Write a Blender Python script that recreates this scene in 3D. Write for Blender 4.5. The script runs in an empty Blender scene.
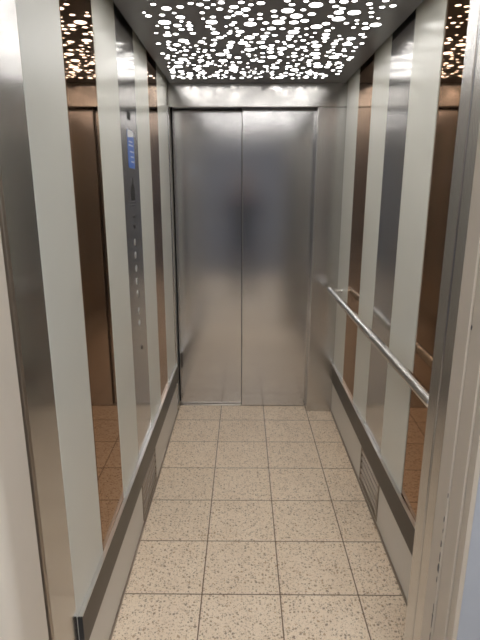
import bpy, bmesh, math, random
from mathutils import Vector, Matrix
from mathutils.geometry import delaunay_2d_cdt

SC = bpy.context.scene
COL = SC.collection
PI = math.pi

# ------------------------------------------------------------------ dimensions (metres)
XL, XR = -0.460, 0.620          # cabin side walls
YB, YD = 3.228, 3.335           # jamb plane and door plane at the far end
ZH, ZC = 1.990, 2.122           # header underside, luminous ceiling panel underside
SL = [1.127, 1.392, 1.687, 1.973, 2.280, 2.585, 2.845, 3.190]    # stripe borders, left wall
SR = [1.127, 1.430, 1.726, 2.024, 2.320, 2.612, 2.912, 3.215]    # stripe borders, right wall
XJ = 0.446                      # inner edge of the right-hand jambs (near and far)

# ------------------------------------------------------------------ node helpers
def new_mat(name):
    m = bpy.data.materials.new(name); m.use_nodes = True
    nt = m.node_tree; b = nt.nodes['Principled BSDF']
    return m, nt, b

def nd(nt, t, **kw):
    n = nt.nodes.new(t)
    for k, v in kw.items():
        if k.startswith('i_'):
            n.inputs[k[2:].replace('_', ' ')].default_value = v
        else:
            setattr(n, k, v)
    return n

def mth(nt, op, a, b=None, c=None):
    n = nt.nodes.new('ShaderNodeMath'); n.operation = op
    for i, v in enumerate((a, b, c)):
        if v is None: continue
        if isinstance(v, (int, float)): n.inputs[i].default_value = v
        else: nt.links.new(v, n.inputs[i])
    return n.outputs[0]

def mixc(nt, fac, a, b):
    n = nt.nodes.new('ShaderNodeMix'); n.data_type = 'RGBA'
    for sock, v in ((n.inputs[0], fac), (n.inputs[6], a), (n.inputs[7], b)):
        if isinstance(v, (int, float)): sock.default_value = v
        elif isinstance(v, tuple): sock.default_value = (*v, 1)
        else: nt.links.new(v, sock)
    return n.outputs[2]

def coords(nt, scale):
    tc = nt.nodes.new('ShaderNodeTexCoord')
    mp = nt.nodes.new('ShaderNodeMapping'); mp.inputs['Scale'].default_value = scale
    nt.links.new(tc.outputs['Object'], mp.inputs['Vector'])
    return mp.outputs['Vector']

def ramp(nt, fac, stops):
    n = nt.nodes.new('ShaderNodeValToRGB')
    e = n.color_ramp.elements
    while len(e) < len(stops): e.new(0.5)
    for s, (p, c) in zip(e, stops):
        s.position = p; s.color = (*c, 1)
    nt.links.new(fac, n.inputs[0])
    return n.outputs[0]

def steel(name, col, rough, scale=(900, 900, 6), var=0.10, rvar=0.06, aniso=0.0, bump=0.0):
    """satin stainless steel with a vertical grain"""
    m, nt, b = new_mat(name)
    v = coords(nt, scale)
    n = nd(nt, 'ShaderNodeTexNoise', i_Scale=1.0, i_Detail=2.0)
    nt.links.new(v, n.inputs['Vector'])
    v2 = coords(nt, (2.2, 2.2, 1.1))
    n2 = nd(nt, 'ShaderNodeTexNoise', i_Scale=1.0, i_Detail=3.0)
    nt.links.new(v2, n2.inputs['Vector'])
    f = mth(nt, 'ADD', mth(nt, 'MULTIPLY', n.outputs[0], .7), mth(nt, 'MULTIPLY', n2.outputs[0], .3))
    lo = tuple(c*(1-var) for c in col); hi = tuple(min(1, c*(1+var)) for c in col)
    nt.links.new(mixc(nt, f, lo, hi), b.inputs['Base Color'])
    b.inputs['Metallic'].default_value = 1
    r = mth(nt, 'MULTIPLY_ADD', n2.outputs[0], 2*rvar, rough-rvar)
    nt.links.new(r, b.inputs['Roughness'])
    if aniso:
        b.inputs['Anisotropic'].default_value = aniso
        t = nd(nt, 'ShaderNodeTangent', direction_type='RADIAL', axis='Z')
        nt.links.new(t.outputs[0], b.inputs['Tangent'])
    if bump:
        bp = nd(nt, 'ShaderNodeBump', i_Strength=bump, i_Distance=.002)
        nt.links.new(n.outputs[0], bp.inputs['Height']); nt.links.new(bp.outputs[0], b.inputs['Normal'])
    return m

def plain(name, col, rough, metal=0.0, spec=0.5, mottled=0.04, scale=40):
    m, nt, b = new_mat(name)
    n = nd(nt, 'ShaderNodeTexNoise', i_Scale=1.0, i_Detail=3.0)
    nt.links.new(coords(nt, (scale,)*3), n.inputs['Vector'])
    lo = tuple(c*(1-mottled) for c in col); hi = tuple(min(1, c*(1+mottled)) for c in col)
    nt.links.new(mixc(nt, n.outputs[0], lo, hi), b.inputs['Base Color'])
    b.inputs['Roughness'].default_value = rough
    b.inputs['Metallic'].default_value = metal
    b.inputs['Specular IOR Level'].default_value = spec
    return m

def glow(name, col, strength):
    m, nt, b = new_mat(name)
    b.inputs['Base Color'].default_value = (.9, .9, .9, 1)
    b.inputs['Emission Color'].default_value = (*col, 1)
    b.inputs['Emission Strength'].default_value = strength
    return m

def terrazzo(name, x0, y0):
    m, nt, b = new_mat(name)
    tc = nt.nodes.new('ShaderNodeTexCoord'); sp = nt.nodes.new('ShaderNodeSeparateXYZ')
    nt.links.new(tc.outputs['Object'], sp.inputs[0])
    def line(o, off):
        fr = mth(nt, 'FRACT', mth(nt, 'DIVIDE', mth(nt, 'SUBTRACT', o, off-30), .3))
        return mth(nt, 'MULTIPLY', mth(nt, 'SUBTRACT', .5, mth(nt, 'ABSOLUTE', mth(nt, 'SUBTRACT', fr, .5))), .3)
    dist = mth(nt, 'MINIMUM', line(sp.outputs[0], x0), line(sp.outputs[1], y0))
    grout = mth(nt, 'LESS_THAN', dist, .0023)
    n = nd(nt, 'ShaderNodeTexNoise', i_Scale=9.0, i_Detail=4.0)
    nt.links.new(tc.outputs['Object'], n.inputs['Vector'])
    colr = mixc(nt, n.outputs[0], (.76, .605, .45), (.90, .755, .59))
    # whole-tile tint
    fl = lambda o, off: mth(nt, 'FLOOR', mth(nt, 'DIVIDE', mth(nt, 'SUBTRACT', o, off), .3))
    cx = nt.nodes.new('ShaderNodeCombineXYZ')
    nt.links.new(fl(sp.outputs[0], x0), cx.inputs[0]); nt.links.new(fl(sp.outputs[1], y0), cx.inputs[1])
    wn = nt.nodes.new('ShaderNodeTexWhiteNoise'); nt.links.new(cx.outputs[0], wn.inputs['Vector'])
    colr = mixc(nt, mth(nt, 'MULTIPLY', wn.outputs[0], .18), colr, (.58, .45, .31))
    off = nt.nodes.new('ShaderNodeVectorMath'); off.operation = 'ADD'
    nz = nd(nt, 'ShaderNodeTexNoise', i_Scale=150.0, i_Detail=2.0)
    nt.links.new(tc.outputs['Object'], nz.inputs['Vector'])
    sc_ = nt.nodes.new('ShaderNodeVectorMath'); sc_.operation = 'SCALE'; sc_.inputs['Scale'].default_value = .011
    nt.links.new(nz.outputs['Color'], sc_.inputs[0])
    nt.links.new(tc.outputs['Object'], off.inputs[0]); nt.links.new(sc_.outputs[0], off.inputs[1])
    for scale, rmax, share, stops in (
            (300, .45, .38, ((0, (.50, .36, .23)), (.5, (.36, .25, .15)), (1, (.88, .78, .62)))),
            (130, .42, .50, ((0, (.40, .27, .16)), (.4, (.26, .19, .13)), (.7, (.50, .31, .16)), (1, (.86, .76, .60)))),
            (72, .36, .32, ((0, (.28, .18, .105)), (.4, (.21, .15, .11)), (.7, (.44, .27, .145)), (1, (.36, .28, .20))))):
        vo = nd(nt, 'ShaderNodeTexVoronoi', voronoi_dimensions='2D', i_Scale=scale)
        nt.links.new(off.outputs[0], vo.inputs['Vector'])
        sc2 = nt.nodes.new('ShaderNodeSeparateColor'); nt.links.new(vo.outputs['Color'], sc2.inputs[0])
        r = mth(nt, 'MULTIPLY', mth(nt, 'MULTIPLY_ADD', sc2.outputs[1], .6, .4), rmax)
        on = mth(nt, 'MULTIPLY', mth(nt, 'LESS_THAN', vo.outputs['Distance'], r), mth(nt, 'LESS_THAN', sc2.outputs[0], share))
        colr = mixc(nt, mth(nt, 'MULTIPLY', on, .80), colr, ramp(nt, sc2.outputs[2], stops))
    colr = mixc(nt, grout, colr, (.13, .08, .045))
    nt.links.new(colr, b.inputs['Base Color'])
    b.inputs['Roughness'].default_value = .42
    b.inputs['Specular IOR Level'].default_value = .35
    bp = nd(nt, 'ShaderNodeBump', i_Strength=.5, i_Distance=.001)
    nt.links.new(mth(nt, 'SMOOTH_MIN', dist, .004, .001), bp.inputs['Height'])
    nt.links.new(bp.outputs[0], b.inputs['Normal'])
    return m

M = {}
M['door'] = steel('brushed_steel_door', (.60, .595, .60), .165, var=.05, rvar=.02, aniso=.15)
M['steel'] = steel('satin_steel', (.58, .57, .56), .24, var=.05, rvar=.03, aniso=.3)
M['satin'] = steel('polished_steel_strip', (.52, .51, .50), .17, var=.04, rvar=.02, aniso=.3)
M['header'] = steel('header_steel', (.60, .59, .575), .20, var=.04, rvar=.02, aniso=.2)
M['chrome'] = steel('satin_tube_steel', (.70, .68, .65), .22, scale=(3, 3, 3), var=.02, rvar=.0)
M['bronze'] = steel('bronze_mirror_glass', (.325, .183, .105), .03, scale=(3, 3, 3), var=.02, rvar=.005)
M['bronze'].node_tree.nodes['Principled BSDF'].inputs['Specular Tint'].default_value = (.95, .88, .80, 1)
M['white'] = plain('white_lacquered_panel', (.64, .64, .58), .22, spec=.4, mottled=.02, scale=6)
M['kick'] = plain('pale_grey_kick_plate', (.64, .61, .56), .35, spec=.5, mottled=.03)
M['bumper'] = steel('dark_anodised_rail', (.058, .050, .043), .34, scale=(300, 6, 300), var=.2)
M['bumper_edge'] = steel('bare_rail_edge', (.58, .56, .53), .36, scale=(3, 3, 3), var=.02, rvar=0)
M['rubber'] = plain('black_end_cap', (.015, .015, .017), .5)
M['grille'] = steel('grille_steel', (.36, .31, .26), .42)
M['dark'] = plain('dark_gap', (.012, .012, .012), .7)
M['panel'] = plain('grey_ceiling_sheet', (.24, .245, .255), .38, metal=.6, mottled=.03)
M['spot'] = glow('backlit_round_hole', (1.0, .97, .93), 6.5)
M['frame'] = plain('cream_painted_frame', (.68, .61, .52), .42, mottled=.03, scale=12)
M['rear'] = plain('dark_rear_wall_paint', (.20, .205, .225), .6, mottled=.05)
M['wall'] = plain('pale_wall_paint', (.49, .54, .66), .6, mottled=.03, scale=15)
M['frame_shaded'] = plain('shaded_beige_frame_paint', (.52, .455, .375), .42, mottled=.05, scale=14)  # cream frame paint darkened: the right side's dimmer light is in the colour
M['wall_shaded'] = plain('shaded_wall_paint', (.37, .385, .42), .6, mottled=.03, scale=15)  # landing wall paint, darker copy with the right side's shade painted in
M['chip'] = plain('bare_metal_chip', (.05, .05, .055), .5, mottled=.4, scale=300)
M['floor'] = terrazzo('terrazzo_tiles', -.156, 1.585)
M['hall_floor'] = terrazzo('landing_terrazzo', -.10, .9)
M['hall_ceiling'] = plain('landing_ceiling_paint', (.72, .72, .72), .7)
M['lamp'] = glow('fill_lamp_glow', (.95, .98, 1.0), 12.0)  # glow of the added landing lamp, stands in for daylight
M['blue'] = plain('blue_notice', (.07, .16, .50), .35, mottled=.1)
M['sticker_white'] = plain('white_print', (.75, .76, .78), .4)
M['print'] = plain('dark_engraving', (.035, .035, .035), .6, spec=.1)
M['button'] = steel('button_steel', (.50, .49, .48), .3)
M['ring'] = steel('button_ring_steel', (.66, .66, .66), .3)
M['skin'] = plain('skin', (.55, .35, .26), .5)
M['navy'] = plain('navy_cloth', (.012, .016, .035), .85, mottled=.2)
M['jeans'] = plain('dark_denim', (.025, .032, .055), .85, mottled=.25)
M['lips'] = plain('lips', (.42, .20, .17), .5)
M['hair'] = plain('dark_hair', (.02, .015, .012), .6)
M['black'] = plain('black_plastic', (.01, .01, .01), .3)

# ------------------------------------------------------------------ mesh helpers
def link(name, bm, mat, parent=None, smooth=False, mats=None):
    me = bpy.data.meshes.new(name)
    bm.normal_update(); bm.to_mesh(me); bm.free()
    for mm in (mats or [mat]): me.materials.append(mm)
    if smooth:
        for p in me.polygons: p.use_smooth = True
    o = bpy.data.objects.new(name, me); COL.objects.link(o)
    if parent is not None: o.parent = parent
    return o

def box(bm, x0, x1, y0, y1, z0, z1, bev=0.0, seg=2, mi=0):
    t = bmesh.new()
    bmesh.ops.create_cube(t, size=1)
    for v in t.verts:
        v.co = Vector(((x0+x1)/2+v.co.x*(x1-x0), (y0+y1)/2+v.co.y*(y1-y0), (z0+z1)/2+v.co.z*(z1-z0)))
    if bev: bmesh.ops.bevel(t, geom=t.edges[:], offset=bev, segments=seg, affect='EDGES', profile=.5)
    for f in t.faces: f.material_index = mi
    merge(bm, t)

def merge(bm, t):
    me = bpy.data.meshes.new('tmp'); t.to_mesh(me); t.free(); bm.from_mesh(me); bpy.data.meshes.remove(me)

def boxm(*a, **k):
    bm = bmesh.new(); box(bm, *a, **k); return bm

def tube(bm, pts, r, n=20, caps=True):
    """round bar through pts, mitred at the bends"""
    pts = [Vector(p) for p in pts]; rings = []
    ref = Vector((0, 0, 1))
    for i, p in enumerate(pts):
        d = ((pts[i]-pts[i-1]).normalized() if i else Vector()) + ((pts[i+1]-pts[i]).normalized() if i < len(pts)-1 else Vector())
        d.normalize()
        a = d.cross(ref if abs(d.dot(ref)) < .9 else Vector((1, 0, 0))).normalized(); b = d.cross(a)
        rr = r[i] if isinstance(r, (list, tuple)) else r
        rings.append([bm.verts.new(p + a*rr*math.cos(2*PI*k/n) + b*rr*math.sin(2*PI*k/n)) for k in range(n)])
    for A, B in zip(rings, rings[1:]):
        for k in range(n): bm.faces.new((A[k], A[(k+1) % n], B[(k+1) % n], B[k]))
    if caps:
        bm.faces.new(rings[0][::-1]); bm.faces.new(rings[-1])
    bmesh.ops.recalc_face_normals(bm, faces=bm.faces[:])

def tubem(*a, **k):
    bm = bmesh.new(); tube(bm, *a, **k); return bm

def flat_smooth(o, ang=35):
    bm = bmesh.new(); bm.from_mesh(o.data)
    for f in bm.faces: f.smooth = True
    for e in bm.edges:
        if len(e.link_faces) == 2 and e.calc_face_angle(0) > math.radians(ang): e.smooth = False
    bm.to_mesh(o.data); bm.free()
    return o

def empty(name, loc):
    o = bpy.data.objects.new(name, None); o.empty_display_size = .05; o.location = loc
    COL.objects.link(o); return o

def tag(o, label, cat, group=None):
    o['label'] = label; o['category'] = cat; o['kind'] = 'thing'
    if group: o['group'] = group
    return o

def struct(name, bm, mat, mats=None, parent=None):
    o = link(name, bm, mat, parent, mats=mats)
    if parent is None: o['kind'] = 'structure'
    return o

def under(root, o):
    """parent a mesh built in world coordinates"""
    o.parent = root; o.matrix_parent_inverse = Matrix.Translation(root.location).inverted()
    return o

# ================================================================== THE CABIN
struct('floor', boxm(XL-.03, XR+.03, 1.00, YD+.06, -.05, 0), M['floor'])
struct('ceiling', boxm(XL-.03, XR+.03, .955, YD+.06, 2.170, 2.22), M['dark'])
struct('wall_left', boxm(XL-.05, XL-.006, .96, YD+.06, 0, 2.17), M['kick'])
struct('wall_right', boxm(XR+.006, XR+.05, 1.115, YD+.06, 0, 2.17), M['white'])
struct('wall_back', boxm(XL-.05, XR+.05, YD+.06, YD+.12, -.05, 2.22), M['dark'])

# far doors: two telescopic leaves, header, jambs, sill groove
o = struct('door_1', boxm(XL+.009, .020, YD+.012, YD+.034, .004, 2.05, bev=.0025), M['door'])
o['label'] = 'left steel lift door leaf'
o = struct('door_2', boxm(-.010, XJ+.03, YD-.019, YD+.006, .004, 2.05, bev=.0025), M['door'])
o['label'] = 'right steel lift door leaf'
e_ = link('edge_seal', boxm(-.0138, -.0101, YD-.012, YD+.011, .010, 2.05), M['rubber'], o)
struct('trim_1', boxm(XL-.004, XR+.006, YB, YB+.055, ZH, 2.168, bev=.002), M['header'])         # header
struct('trim_2', boxm(XJ, XR+.006, YB, YB+.085, 0, ZH-.0015, bev=.004, seg=3), M['steel'])      # right jamb
bm = boxm(XL-.005, XL+.003, SL[7]+.001, YB+.02, 0, ZH-.0015, bev=.001)                          # left jamb lip
struct('trim_3', bm, M['steel'])
struct('trim_4', boxm(XL, XJ, YB+.088, YD+.05, -.001, .002), M['grille'])                         # far sill groove

# near end: right return jamb, left steel jamb, header over the opening
bm = boxm(XJ, XR+.05, 1.062, 1.116, 0, 2.168, bev=.003)
struct('trim_5', bm, M['steel'])
bm = boxm(XL-.03, XL, .978, SL[0]-.0008, 0, 2.168, bev=.0015)
struct('trim_6', bm, M['satin'])
bm = boxm(XL-.034, XL+.002, .962, .977, 0, 2.168, bev=.002)
struct('trim_7', bm, M['grille'])
struct('trim_8', boxm(XL+.0005, XJ-.0005, 1.062, 1.116, 2.04, 2.168, bev=.003), M['steel'])     # near header

# ---- cladding stripes: each one could be lifted off its wall
def stripe(name, side, y0, y1, mat, label, cat, group=None, z0=.2335, z1=2.166, tilt=0.0):
    y0 += .0007; y1 -= .0007
    if side == 'L': bm = boxm(XL-.0058, XL, y0, y1, z0, z1, bev=.0008, seg=1)
    else:           bm = boxm(XR, XR+.0058, y0, y1, z0, z1, bev=.0008, seg=1)
    for v in bm.verts: v.co.x += tilt*(v.co.y-(y0+y1)/2)      # panels never hang perfectly true
    return tag(link(name, bm, mat), label, cat, group)

gw = 'white wall panels of the lift cabin'; gm = 'bronze mirror strips of the lift cabin'
stripe('wall_panel', 'L', SL[0], SL[1], M['white'], 'widest white wall panel, nearest on the left, right of the near steel jamb', 'wall panel', gw)
stripe('mirror', 'L', SL[1], SL[2], M['bronze'], 'large bronze mirror strip on the left wall between the two nearest white panels', 'mirror', gm, tilt=-.008)
stripe('wall_panel', 'L', SL[2], SL[3], M['white'], 'white wall panel between the large left mirror and the steel button panel', 'wall panel', gw)
stripe('wall_panel', 'L', SL[4], SL[5], M['white'], 'white wall panel on the left just beyond the steel button panel', 'wall panel', gw)
stripe('mirror', 'L', SL[5], SL[6], M['bronze'], 'narrow bronze mirror strip at the far end of the left wall', 'mirror', gm)
stripe('wall_panel', 'L', SL[6], SL[7], M['white'], 'narrow white wall panel in the far left corner beside the door leaf', 'wall panel', gw)
stripe('mirror', 'R', SR[1], SR[2], M['bronze'], 'large bronze mirror strip on the right wall beside the near steel jamb', 'mirror', gm, tilt=.020)
stripe('wall_panel', 'R', SR[2], SR[3], M['white'], 'widest white wall panel on the right, crossed by the near half of the handrail', 'wall panel', gw)
stripe('wall_panel', 'R', SR[3], SR[4], M['satin'], 'plain grey steel strip on the right wall between two white panels', 'wall panel')
stripe('wall_panel', 'R', SR[4], SR[5], M['white'], 'white wall panel on the right between steel strip and narrow far mirror', 'wall panel', gw)
stripe('mirror', 'R', SR[5], SR[6], M['bronze'], 'narrow bronze mirror strip near the far end of the right wall', 'mirror', gm)
stripe('wall_panel', 'R', SR[6], YB-.001, M['white'], 'narrow white wall panel in the far right corner behind the handrail end', 'wall panel', gw)

# ---- control panel strip
cp = tag(empty('control_panel', (XL, (SL[3]+SL[4])/2, .352)), 'full-height steel control strip with a column of buttons on the left wall', 'control panel')
under(cp, link('faceplate', boxm(XL-.0058, XL, SL[3]+.0007, SL[4]-.0007, .2335, 2.166, bev=.0008, seg=1), M['satin']))

def disc_x(bm, y, z, r, x0, x1, n=24, bev=.0):
    """short cylinder with its axis along x"""
    prof = [(x0, r), (x1-bev, r), (x1, r-bev)] if bev else [(x0, r), (x1, r)]
    rings = [[bm.verts.new((x, y+rr*math.cos(2*PI*k/n), z+rr*math.sin(2*PI*k/n))) for k in range(n)] for x, rr in prof]
    for A, B in zip(rings, rings[1:]):
        for k in range(n): bm.faces.new((A[k], A[(k+1) % n], B[(k+1) % n], B[k]))
    bm.faces.new(rings[-1]); bm.faces.new(rings[0][::-1])
    bmesh.ops.recalc_face_normals(bm, faces=bm.faces[:])

def poly_x(bm, pts, x0, x1, mi=0):
    a = [bm.verts.new((x0, y, z)) for y, z in pts]; b = [bm.verts.new((x1, y, z)) for y, z in pts]
    fs = [bm.faces.new(a[::-1]), bm.faces.new(b)]
    for i in range(len(pts)):
        fs.append(bm.faces.new((a[i], a[(i+1) % len(pts)], b[(i+1) % len(pts)], b[i])))
    for f in fs: f.material_index = mi
    bmesh.ops.recalc_face_normals(bm, faces=fs)
def rrect(y0, y1, z0, z1, r, n=5):
    out = []
    for cy, cz, a0 in ((y1-r, z1-r, 0), (y0+r, z1-r, PI/2), (y0+r, z0+r, PI), (y1-r, z0+r, 1.5*PI)):
        out += [(cy+r*math.cos(a0+PI/2*k/n), cz+r*math.sin(a0+PI/2*k/n)) for k in range(n+1)]
    return out
for (yy, zz) in ((2.118, 1.290), (2.118, 1.236), (2.120, 1.178), (2.122, 1.122), (2.124, 1.068), (2.126, .990), (2.126, .934)):
    bm = bmesh.new(); disc_x(bm, yy, zz, .0105, XL-.001, XL+.0020, bev=.0008)
    b_ = under(cp, flat_smooth(link('button', bm, M['button'])))
    bm = bmesh.new()
    n = 28; prof = [(XL-.001, .0145), (XL+.001, .0145), (XL+.0016, .0138), (XL+.0016, .0118), (XL-.0005, .0112)]
    rings = [[bm.verts.new((x, yy+r*math.cos(2*PI*k/n), zz+r*math.sin(2*PI*k/n))) for k in range(n)] for x, r in prof]
    for A, B in zip(rings, rings[1:]):
        for k in range(n): bm.faces.new((A[k], A[(k+1) % n], B[(k+1) % n], B[k]))
    bmesh.ops.recalc_face_normals(bm, faces=bm.faces[:])
    rg = flat_smooth(link('button_ring', bm, M['ring'])); rg.parent = b_
    rg['label'] = 'bright ring round the button'
for (yy, zz) in ((2.127, 1.357), (2.150, .815), (2.128, 1.395)):
    bm = bmesh.new(); disc_x(bm, yy, zz, .0105 if zz != 1.395 else .004, XL-.001, XL+.002, bev=.0006)
    k_ = under(cp, flat_smooth(link('key_switch' if zz != 1.395 else 'indicator_lens', bm, M['bumper'])))
bm = bmesh.new(); poly_x(bm, rrect(2.095, 2.150, 1.775, 1.805, .004), XL-.0005, XL+.0010)
under(cp, link('display', bm, M['print']))
# blue notice with its white corner and print
bm = bmesh.new()
poly_x(bm, rrect(2.078, 2.192, 1.590, 1.738, .012), XL-.0005, XL+.0008, 0)
notice = under(cp, link('notice_label', bm, M['blue']))
notice['label'] = 'blue notice with white top corner and white print'
bm = bmesh.new()
poly_x(bm, [(2.080, 1.706), (2.190, 1.716), (2.190, 1.727), (2.180, 1.7375), (2.088, 1.7375), (2.080, 1.728)], XL+.0005, XL+.0011)
for z_, a_, b_ in ((1.690, 2.100, 2.160), (1.676, 2.095, 2.172), (1.652, 2.112, 2.182), (1.632, 2.120, 2.176), (1.613, 2.126, 2.180)):
    poly_x(bm, [(a_, z_), (b_, z_), (b_, z_+.005), (a_, z_+.005)], XL+.0005, XL+.0011)
under(cp, link('notice_print', bm, M['sticker_white']))
# dark pointed pictogram with the rule below it
bm = bmesh.new()
poly_x(bm, [(2.092, 1.462), (2.168, 1.462), (2.168, 1.500), (2.158, 1.518), (2.142, 1.528), (2.136, 1.552), (2.124, 1.552), (2.118, 1.528), (2.102, 1.518), (2.092, 1.500)], XL-.0005, XL+.0008)
under(cp, link('pictogram', bm, M['print']))
bm = bmesh.new()
poly_x(bm, [(2.055, 1.452), (2.170, 1.452), (2.170, 1.4545), (2.055, 1.4545)], XL-.0005, XL+.0008)
poly_x(bm, [(2.055, 1.440), (2.165, 1.440), (2.165, 1.442), (2.055, 1.442)], XL-.0005, XL+.0008)
under(cp, link('engraved_line', bm, M['print']))

# ---- kick plates (baseboards), bumper rails, vents
for side, x, sg, y0 in (('left', XL, 1, .978), ('right', XR, -1, 1.117)):
    xs = sorted((x-sg*.0055, x+sg*.002))
    bm = bmesh.new()
    yv0, yv1 = (1.990, 2.335) if side == 'left' else (1.995, 2.345)
    y0b = SL[0] if side == 'left' else y0
    box(bm, *xs, y0b, yv0-.002, .012, .2328, bev=.001, seg=1)
    box(bm, *xs, yv1+.002, YB-.001, .012, .2328, bev=.001, seg=1)
    box(bm, *xs, yv0-.0025, yv1+.0025, .012, .022)
    box(bm, *xs, yv0-.0025, yv1+.0025, .222, .2328)
    base = struct('baseboard_'+side, bm, M['kick'])
    xd = sorted((x-sg*.003, x+sg*.007))
    struct('trim_9' if side == 'left' else 'trim_10', boxm(*xd, y0b, YB-.001, -.001, .0115), M['grille'])
    # vent: frame with five louvre blades
    vt = tag(empty('vent_grille', (x, (yv0+yv1)/2, .022)), f'slotted steel vent grille low in the {side} kick plate', 'vent', 'louvred vents in the kick plates')
    bm = bmesh.new()
    xf = sorted((x-sg*.005, x+sg*.0045))
    box(bm, *xf, yv0, yv0+.012, .0225, .2215); box(bm, *xf, yv1-.012, yv1, .0225, .2215)
    box(bm, *xf, yv0+.012, yv1-.012, .0225, .034); box(bm, *xf, yv0+.012, yv1-.012, .210, .2215)
    under(vt, link('frame', bm, M['grille']))
    under(vt, link('backing', boxm(*sorted((x-sg*.0058, x-sg*.0045)), yv0+.003, yv1-.003, .025, .219), M['dark']))
    for k in range(5):
        zc_ = .054 + k*.0345
        bm = bmesh.new()
        q = [(x-sg*.004, zc_+.009), (x+sg*.005, zc_+.004), (x+sg*.005, zc_-.008), (x+sg*.003, zc_-.008), (x+sg*.003, zc_+.002), (x-sg*.004, zc_+.006)]
        a = [bm.verts.new((px, yv0+.013, pz)) for px, pz in q]; b = [bm.verts.new((px, yv1-.013, pz)) for px, pz in q]
        bm.faces.new(a); bm.faces.new(b[::-1])
        for i in range(6): bm.faces.new((a[i], a[(i+1) % 6], b[(i+1) % 6], b[i]))
        bmesh.ops.recalc_face_normals(bm, faces=bm.faces[:])
        under(vt, link('louvre', bm, M['grille']))
    # bumper rail: extruded profile + bare top edge + end cap
    y0r = 1.128 if side == 'left' else 1.118
    br = tag(empty('bumper_rail', (x, y0r, .24)), f'dark metal bumper rail running low along the {side} wall', 'bumper rail', 'bumper rails low on the cabin walls')
    prof = [(0.0003, .2335), (.0115, .2335), (.0135, .236), (.0135, .3445), (.0125, .3465), (.0003, .3465)]
    def extr(prof, ya, yb):
        bm = bmesh.new()
        a = [bm.verts.new((x+sg*px, ya, pz)) for px, pz in prof]; b = [bm.verts.new((x+sg*px, yb, pz)) for px, pz in prof]
        bm.faces.new(a); bm.faces.new(b[::-1])
        n = len(prof)
        for i in range(n): bm.faces.new((a[i], a[(i+1) % n], b[(i+1) % n], b[i]))
        bmesh.ops.recalc_face_normals(bm, faces=bm.faces[:]); return bm
    under(br, link('rail', extr(prof, y0r+.004, YB-.003), M['bumper']))
    e_ = under(br, link('top_edge', extr([(.0003, .3466), (.0125, .3466), (.0135, .3475), (.0130, .3510), (.0003, .3510)], y0r+.004, YB-.003), M['bumper_edge']))
    e_['label'] = 'bright bare metal top edge'
    c_ = under(br, link('end_cap', extr([(.0003, .2330), (.0142, .2330), (.0142, .3518), (.0003, .3518)], y0r, y0r+.0038), M['rubber']))
    c_['label'] = 'black end cap'

# ---- handrail on the right wall
HX, HZ = .556, .886
hr = tag(empty('handrail', (HX, 1.33, HZ)), 'round stainless steel handrail along the right wall', 'handrail')
o = under(hr, flat_smooth(link('rail_tube', tubem([(HX, 1.36, HZ+.011), (HX, 3.15, HZ-.001)], .0185, n=28), M['chrome'])))
for y_, y2, nm in ((3.15, 3.158, 'a'), (1.36, 1.352, 'b')):
    under(hr, flat_smooth(link('end_cap', tubem([(HX, y_, HZ+(.011 if y_ < 2 else -.001)), (HX, (y_+y2)/2, HZ+(.011 if y_ < 2 else -.001)), (HX, y2, HZ+(.011 if y_ < 2 else -.001))], [.0185, .0175, .012], n=24), M['chrome'])))
for y_ in (3.08, 1.44):
    b_ = under(hr, flat_smooth(link('bracket', tubem([(HX+.004, y_, HZ+.006), (XR+.001, y_, HZ+.006)], .0075, n=14), M['chrome'])))
    bm = bmesh.new(); disc_x(bm, y_, HZ+.006, .013, XR-.0045, XR-.0002)
    r_ = flat_smooth(link('rosette', bm, M['chrome'])); r_.parent = b_

# ---- luminous ceiling panel: perforated sheet with a backlit disc in each hole
random.seed(11)
PX0, PX1, PY0, PY1 = XL+.016, XR-.016, 1.118, YB-.004
cl = tag(empty('ceiling_light', ((PX0+PX1)/2, (PY0+PY1)/2, ZC)), 'grey ceiling panel pierced by hundreds of round white lights', 'ceiling light')
holes = []
hx1, hy0, hy1 = XR-.095, 1.30, 3.115
tries = 0
grid = {}
def free(x, y, r, gap):
    gx, gy = int(x/.06), int(y/.06)
    for i in (-1, 0, 1):
        for j in (-1, 0, 1):
            for (a, b, c) in grid.get((gx+i, gy+j), ()):
                if (a-x)**2 + (b-y)**2 < (r+c+gap)**2: return False
    return True
for lo, hi, cnt in ((.0205, .0238, 62), (.0135, .0172, 95), (.0085, .0120, 240), (.0058, .0080, 150)):
    got = 0; tries = 0
    while got < cnt and tries < 30000:
        tries += 1
        y = random.uniform(hy0, hy1); hx0 = XL + .105 - .065*min(1, max(0, (y-1.9)/.9))
        x = random.uniform(hx0, hx1)
        edge = min(x-hx0, hx1-x)
        if edge < .07 and random.random() > .35 + edge/.11: continue
        r = random.uniform(lo, hi)
        if x-r < hx0-.005 or x+r > hx1+.005 or y+r > hy1: continue
        if free(x, y, r, .0105):
            holes.append((x, y, r)); grid.setdefault((int(x/.06), int(y/.06)), []).append((x, y, r)); got += 1
NH = 18
vs = [Vector((PX0, PY0)), Vector((PX1, PY0)), Vector((PX1, PY1)), Vector((PX0, PY1))]
fc = [[0, 1, 2, 3]]
for (x, y, r) in holes:
    s = len(vs)
    vs += [Vector((x+r*math.cos(2*PI*k/NH), y+r*math.sin(2*PI*k/NH))) for k in range(NH)]
    fc.append(list(range(s, s+NH)))
ov, oe, of, _, _, fo = delaunay_2d_cdt(vs, [], fc, 0, 1e-6)
bm = bmesh.new()
TH = .003
low = [bm.verts.new((v.x, v.y, ZC)) for v in ov]
for f, src in zip(of, fo):
    if any(s != 0 for s in src): continue
    try: bm.faces.new([low[i] for i in f])
    except ValueError: pass
bmesh.ops.recalc_face_normals(bm, faces=bm.faces[:])
if sum(f.normal.z for f in bm.faces) > 0: bmesh.ops.reverse_faces(bm, faces=bm.faces[:])
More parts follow.
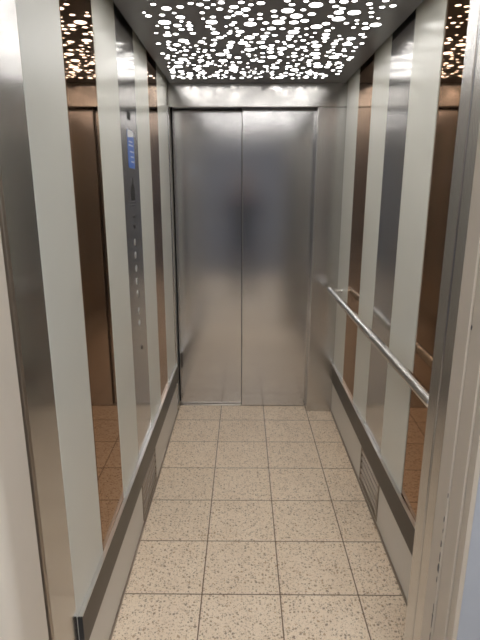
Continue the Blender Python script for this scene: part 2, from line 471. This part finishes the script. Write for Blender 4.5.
ret = bmesh.ops.extrude_face_region(bm, geom=bm.faces[:])
for g in ret['geom']:
    if isinstance(g, bmesh.types.BMVert): g.co.z += TH
bmesh.ops.delete(bm, geom=[v for v in bm.verts if not v.link_faces], context='VERTS')
bmesh.ops.recalc_face_normals(bm, faces=bm.faces[:])
under(cl, link('perforated_sheet', bm, M['panel']))
def lens(bm, x, y, r):
    n = NH
    top = [bm.verts.new((x+r*1.001*math.cos(2*PI*k/n), y+r*1.001*math.sin(2*PI*k/n), ZC+.0026)) for k in range(n)]
    low = [bm.verts.new((x+r*.998*math.cos(2*PI*k/n), y+r*.998*math.sin(2*PI*k/n), ZC+.0010)) for k in range(n)]
    bm.faces.new(low[::-1]); bm.faces.new(top)
    for k in range(n): bm.faces.new((low[k], low[(k+1) % n], top[(k+1) % n], top[k]))
# the hundred that show largest are parts of their own, the rest is one part
def shown(h):
    x, y, r = h
    return r/y if y > 1.86 else 0
holes.sort(key=shown, reverse=True)
for h in holes[:100]:
    bm = bmesh.new(); lens(bm, *h); under(cl, link('light_spot', bm, M['spot']))
bm = bmesh.new()
for h in holes[100:]: lens(bm, *h)
lp = under(cl, link('light_spot', bm, M['spot'])); lp['kind'] = 'stuff'
# folded side flanges of the tray
bm = bmesh.new()
box(bm, PX0, PX0+.002, PY0, PY1, ZC+.003, 2.168); box(bm, PX1-.002, PX1, PY0, PY1, ZC+.003, 2.168)
under(cl, link('side_flange', bm, M['panel']))

# ================================================================== THE LANDING
# left: cream door frame with a rounded nose, then the pale wall; right: stepped frame
def prism_xy(name, pts, z0, z1, mat, smooth=False):
    bm = bmesh.new()
    a = [bm.verts.new((x, y, z0)) for x, y in pts]; b = [bm.verts.new((x, y, z1)) for x, y in pts]
    bm.faces.new(a[::-1]); bm.faces.new(b)
    n = len(pts)
    for i in range(n): bm.faces.new((a[i], a[(i+1) % n], b[(i+1) % n], b[i]))
    bmesh.ops.recalc_face_normals(bm, faces=bm.faces[:])
    o = struct(name, bm, mat)
    if smooth: flat_smooth(o, 30)
    return o
nose = [(XL-.035+.035*math.cos(a), .850-.035*math.sin(a)) for a in [PI/2*k/8 for k in range(9)]]
lf = prism_xy('trim_11', [(XL-.036, .950), (XL, .950)] + nose + [(XL-.036, .815)], 0, 2.25, M['frame'], True)
rf = prism_xy('trim_12', [(XJ, 1.008), (XJ, .954), (XJ+.010, .953), (XJ+.010, .950), (XJ+.003, .949), (XJ+.003, .897), (XJ+.013, .896), (XJ+.013, .893), (XJ+.006, .892), (XJ+.006, .868), (XJ+.012, .862), (XJ+.0125, .862), (XJ+.0125, 1.008)], 0, 2.25, M['frame_shaded'])
struct('door_3', boxm(XJ+.0015, XJ+.17, 1.011, 1.0585, 0, 2.168, bev=.002), M['steel'])            # landing/car door pulled back into its pocket
struct('trim_13', boxm(XL-.036, XJ+.0125, .862, .95, 2.251, 2.35), M['frame'])
# chips knocked out of the paint
def chip(parent, x, y, z, ry, rz, axis):
    bm = bmesh.new(); n = 9
    rr = [random.uniform(.6, 1.15) for _ in range(n)]
    f = []
    for k in range(n):
        a = 2*PI*k/n
        u_, w_ = ry*rr[k]*math.cos(a), rz*rr[k]*math.sin(a)
        f.append(bm.verts.new((x, y+u_, z+w_) if axis == 'x' else (x+u_, y, z+w_)))
    top = bm.faces.new(f)
    r = bmesh.ops.extrude_face_region(bm, geom=[top])
    d = Vector((.0006, 0, 0)) if axis == 'x' else Vector((0, -.0006, 0))
    if parent is rf and axis == 'x': d = -d
    for g in r['geom']:
        if isinstance(g, bmesh.types.BMVert): g.co += d
    bmesh.ops.recalc_face_normals(bm, faces=bm.faces[:])
    c = link('paint_chip', bm, M['chip'], parent); c['label'] = 'dark chip in the paint'
for y_, z_, a, b in ((.952, .862, .0020, .006), (.957, .800, .0024, .008), (.956, .770, .0016, .006), (.957, .735, .0030, .012), (.956, .702, .0018, .014), (.957, .672, .0040, .014),
                     (.958, .640, .0016, .010), (.957, .560, .0018, .016), (.957, .520, .0022, .022), (.957, .478, .0018, .018), (.957, .540, .0050, .004)):
    chip(rf, XJ, y_+.001, z_, a, b, 'x')
chip(rf, XJ+.003, .9465, 1.243, .003, .006, 'x')
for x_, z_, a, b in ((-.492, .725, .002, .006), (-.497, .900, .0016, .004), (-.478, .560, .0016, .007), (-.474, .520, .0018, .008)):
    chip(lf, x_, .8195 if x_ < -.485 else .826, z_, a, b, 'y')

HB = -2.4
struct('floor', boxm(-2.0, 2.0, HB, 1.00, -.06, -.001), M['hall_floor'])
struct('wall_front', boxm(-2.0, XL-.0365, .815, .93, -.001, 2.60), M['wall'])
struct('wall_front', boxm(XJ+.013, 2.0, .862, .977, -.001, 2.60), M['wall_shaded'])
struct('wall_front', boxm(XL-.036, XJ+.0125, .84, .95, 2.352, 2.60), M['wall'])
struct('wall_rear', boxm(-2.0, 2.0, HB-.1, HB, -.001, 2.60), M['rear'])
struct('wall_left', boxm(-2.1, -2.0, HB-.1, .93, -.001, 2.60), M['wall'])
struct('wall_right', boxm(2.0, 2.1, HB-.1, .977, -.001, 2.60), M['wall'])
struct('ceiling', boxm(-2.1, 2.1, HB-.1, .977, 2.60, 2.68), M['hall_ceiling'])
struct('trim_14', boxm(XL, XJ, .952, 1.0, -.03, .0), M['steel'])
hl = tag(empty('fill_lamp', (.1, -.5, 2.6)), 'flat cool white fill lamp added behind the viewer for landing daylight', 'lamp')  # unseen lamp, added to light the landing in place of daylight
under(hl, link('housing', boxm(-.52, .72, -.82, -.18, 2.570, 2.5995, bev=.004), M['sticker_white']))
under(hl, link('diffuser', boxm(-.50, .70, -.80, -.20, 2.562, 2.5695), M['lamp']))

# ---- the person taking the picture, whose dark shape is mirrored in the doors
def person():
    px, py = .0, -.40
    V = [(0, 0, .98), (0, .0, 1.16), (0, -.01, 1.32), (0, .0, 1.43), (0, .012, 1.52), (0, .035, 1.60), (0, .030, 1.665),   # 0-6 spine, neck, jaw, cheeks
         (-.185, 0, 1.40), (-.245, .09, 1.17), (-.085, .30, 1.42),                                                          # 7-9 left shoulder, elbow, wrist
         (.185, 0, 1.40), (.245, .09, 1.17), (.085, .30, 1.42),                                                             # 10-12
         (-.095, 0, .90), (-.105, .02, .50), (-.11, -.03, .09), (-.12, .12, .035),                                          # 13-16 left leg
         (.095, 0, .90), (.105, .02, .50), (.11, -.03, .09), (.12, .12, .035),
         (0, .018, 1.735), (0, .012, 1.785)]                                                                                # 21-22 brow, crown
    E = [(0, 1), (1, 2), (2, 3), (3, 4), (4, 5), (5, 6), (3, 7), (7, 8), (8, 9), (3, 10), (10, 11), (11, 12),
         (0, 13), (13, 14), (14, 15), (15, 16), (0, 17), (17, 18), (18, 19), (19, 20), (6, 21), (21, 22)]
    Rr = [.16, .15, .175, .115, .056, .066, .098, .082, .055, .036, .082, .055, .036, .105, .070, .050, .045, .105, .070, .050, .045, .108, .075]
    # palms and five fingers a side
    for s, w in ((-1, 9), (1, 12)):
        wx, wy, wz = V[w]
        p = len(V); V.append((wx-s*.012, wy+.045, wz+.045)); E.append((w, p)); Rr.append(.027)
        for k, (dx, dz, ln) in enumerate(((.020, .050, .9), (.008, .055, 1.0), (-.006, .055, .95), (-.020, .046, .75))):
            a = len(V)
            V.append((wx-s*.012+dx, wy+.060, wz+.045+dz*.7)); V.append((wx-s*.012+dx-s*.012, wy+.078, wz+.045+dz*1.25*ln))
            E.extend([(p, a), (a, a+1)]); Rr.extend([.0095, .008])
        a = len(V)
        V.append((wx-s*.035, wy+.040, wz+.060)); V.append((wx-s*.045, wy+.050, wz+.088)); E.extend([(p, a), (a, a+1)]); Rr.extend([.011, .009])
    me = bpy.data.meshes.new('person'); me.from_pydata([(x+px, y+py, z) for x, y, z in V], E, [])
    o = bpy.data.objects.new('person', me); COL.objects.link(o)
    sk = o.modifiers.new('skin', 'SKIN'); sk.use_smooth_shade = True
    for i, d in enumerate(me.skin_vertices[0].data):
        d.radius = (Rr[i], Rr[i]*(.72 if i in (0, 1, 2, 3) else 1)); d.use_root = (i == 0)
    ss = o.modifiers.new('sub', 'SUBSURF'); ss.levels = 3; ss.render_levels = 3
    dg = bpy.context.evaluated_depsgraph_get()
    ev = bpy.data.meshes.new_from_object(o.evaluated_get(dg))
    o.modifiers.clear(); o.data = ev
    ev.materials.clear()
    for mm in (M['navy'], M['skin'], M['hair']): ev.materials.append(mm)
    ev.materials.append(M['jeans'])
    for p in ev.polygons:
        c = p.center; p.use_smooth = True
        if c.z > 1.505 and c.y < py+.2: p.material_index = 1
        elif c.y > py+.29: p.material_index = 1
        elif c.z < .085: p.material_index = 2
        elif c.z < .98: p.material_index = 3
    tag(o, 'person in dark clothes raising a phone with both hands', 'person')
    # hair: the crown of the head surface, lifted a little; then brows, eyes, nose, mouth, ears
    bm = bmesh.new(); bm.from_mesh(ev)
    hl_ = lambda c: c.y < py+.2 and c.z > 1.67 + .72*(c.y-py+.02) and c.z > 1.60
    bmesh.ops.delete(bm, geom=[f for f in bm.faces if not hl_(f.calc_center_median())], context='FACES')
    seen, best = set(), []
    for v0 in bm.verts:                                     # keep the one connected cap
        if v0 in seen: continue
        st, isl = [v0], []
        seen.add(v0)
        while st:
            v = st.pop(); isl.append(v)
            for e in v.link_edges:
                w_ = e.other_vert(v)
                if w_ not in seen: seen.add(w_); st.append(w_)
        if len(isl) > len(best): best = isl
    keep = set(best)
    bmesh.ops.delete(bm, geom=[v for v in bm.verts if v not in keep], context='VERTS')
    bm.normal_update()
    for v in bm.verts: v.co += v.normal*.011
    link('hair', bm, M['hair'], o, True)
    def face_y(x, z):
        best = py
        for v in ev.vertices:
            if v.co.y < py+.2 and abs(v.co.x-x) < .022 and abs(v.co.z-z) < .022: best = max(best, v.co.y)
        return best
    def blob(name, mat, x, z, sx, sy, sz, dy=0.0):
        bm = bmesh.new(); bmesh.ops.create_uvsphere(bm, u_segments=14, v_segments=10, radius=1)
        y = face_y(x, z)+dy
        for v in bm.verts: v.co = Vector((x+v.co.x*sx, y+v.co.y*sy, z+v.co.z*sz))
        link(name, bm, mat, o, True)
    yn = face_y(0, 1.665)
    bm = bmesh.new(); tube(bm, [(0, yn-.006, 1.700), (0, yn+.006, 1.675), (0, yn+.016, 1.655), (0, yn-.004, 1.646)], [.006, .009, .013, .010], n=12)
    link('nose', bm, M['skin'], o, True)
    blob('mouth', M['lips'], 0, 1.622, .022, .006, .006)
    for s_ in (-1, 1):
        blob('eye', M['sticker_white'], s_*.031, 1.698, .013, .007, .0075, -.004)
        blob('iris', M['black'], s_*.031, 1.698, .0058, .004, .0058, .001)
        blob('eyebrow', M['hair'], s_*.033, 1.718, .018, .006, .004)
        ex = max(abs(v.co.x) for v in ev.vertices if abs(v.co.z-1.675) < .02 and v.co.y < py+.1)
        bm = bmesh.new(); bmesh.ops.create_uvsphere(bm, u_segments=12, v_segments=10, radius=1)
        for v in bm.verts: v.co = Vector((s_*ex+v.co.x*.010, py+.015+v.co.y*.018, 1.675+v.co.z*.032))
        link('ear', bm, M['skin'], o, True)
person()
ph = tag(empty('phone', (0, -.03, 1.49)), 'black phone held up in front of the face', 'phone')
under(ph, link('case', boxm(-.037, .037, -.034, -.026, 1.385, 1.540, bev=.003), M['black']))

# ------------------------------------------------------------------ world, camera, view
w = bpy.data.worlds.new('world'); SC.world = w; w.use_nodes = True
w.node_tree.nodes['Background'].inputs[0].default_value = (.55, .65, .8, 1)
w.node_tree.nodes['Background'].inputs[1].default_value = .1

f_, p_, yw, rl, h_ = 497.70, .2552, .0070, .0011, 1.5037
Rz = Matrix.Rotation(yw, 3, 'Z')
r = Vector((1, 0, 0)); fw = Vector((0, math.cos(p_), -math.sin(p_))); u = Vector((0, math.sin(p_), math.cos(p_)))
r2 = math.cos(rl)*r + math.sin(rl)*u; u2 = -math.sin(rl)*r + math.cos(rl)*u
r2, u2, fw = Rz @ r2, Rz @ u2, Rz @ fw
cd = bpy.data.cameras.new('camera'); cam = bpy.data.objects.new('camera', cd); COL.objects.link(cam)
cd.sensor_fit = 'HORIZONTAL'; cd.sensor_width = 36; cd.lens = f_/480*36; cd.clip_start = .01
mw = Matrix.Identity(4)
for i in range(3): mw[i][0], mw[i][1], mw[i][2] = r2[i], u2[i], -fw[i]
mw.translation = (0, 0, h_)
cam.matrix_world = mw
SC.camera = cam

vs_ = SC.view_settings
vs_.view_transform = 'Standard'; vs_.look = 'None'; vs_.exposure = 1.05; vs_.gamma = 1; vs_.use_curve_mapping = False
SC.cycles.filter_width = 1.7
SC.cycles.max_bounces = 14; SC.cycles.glossy_bounces = 10; SC.cycles.diffuse_bounces = 6
SC.cycles.sample_clamp_indirect = 6
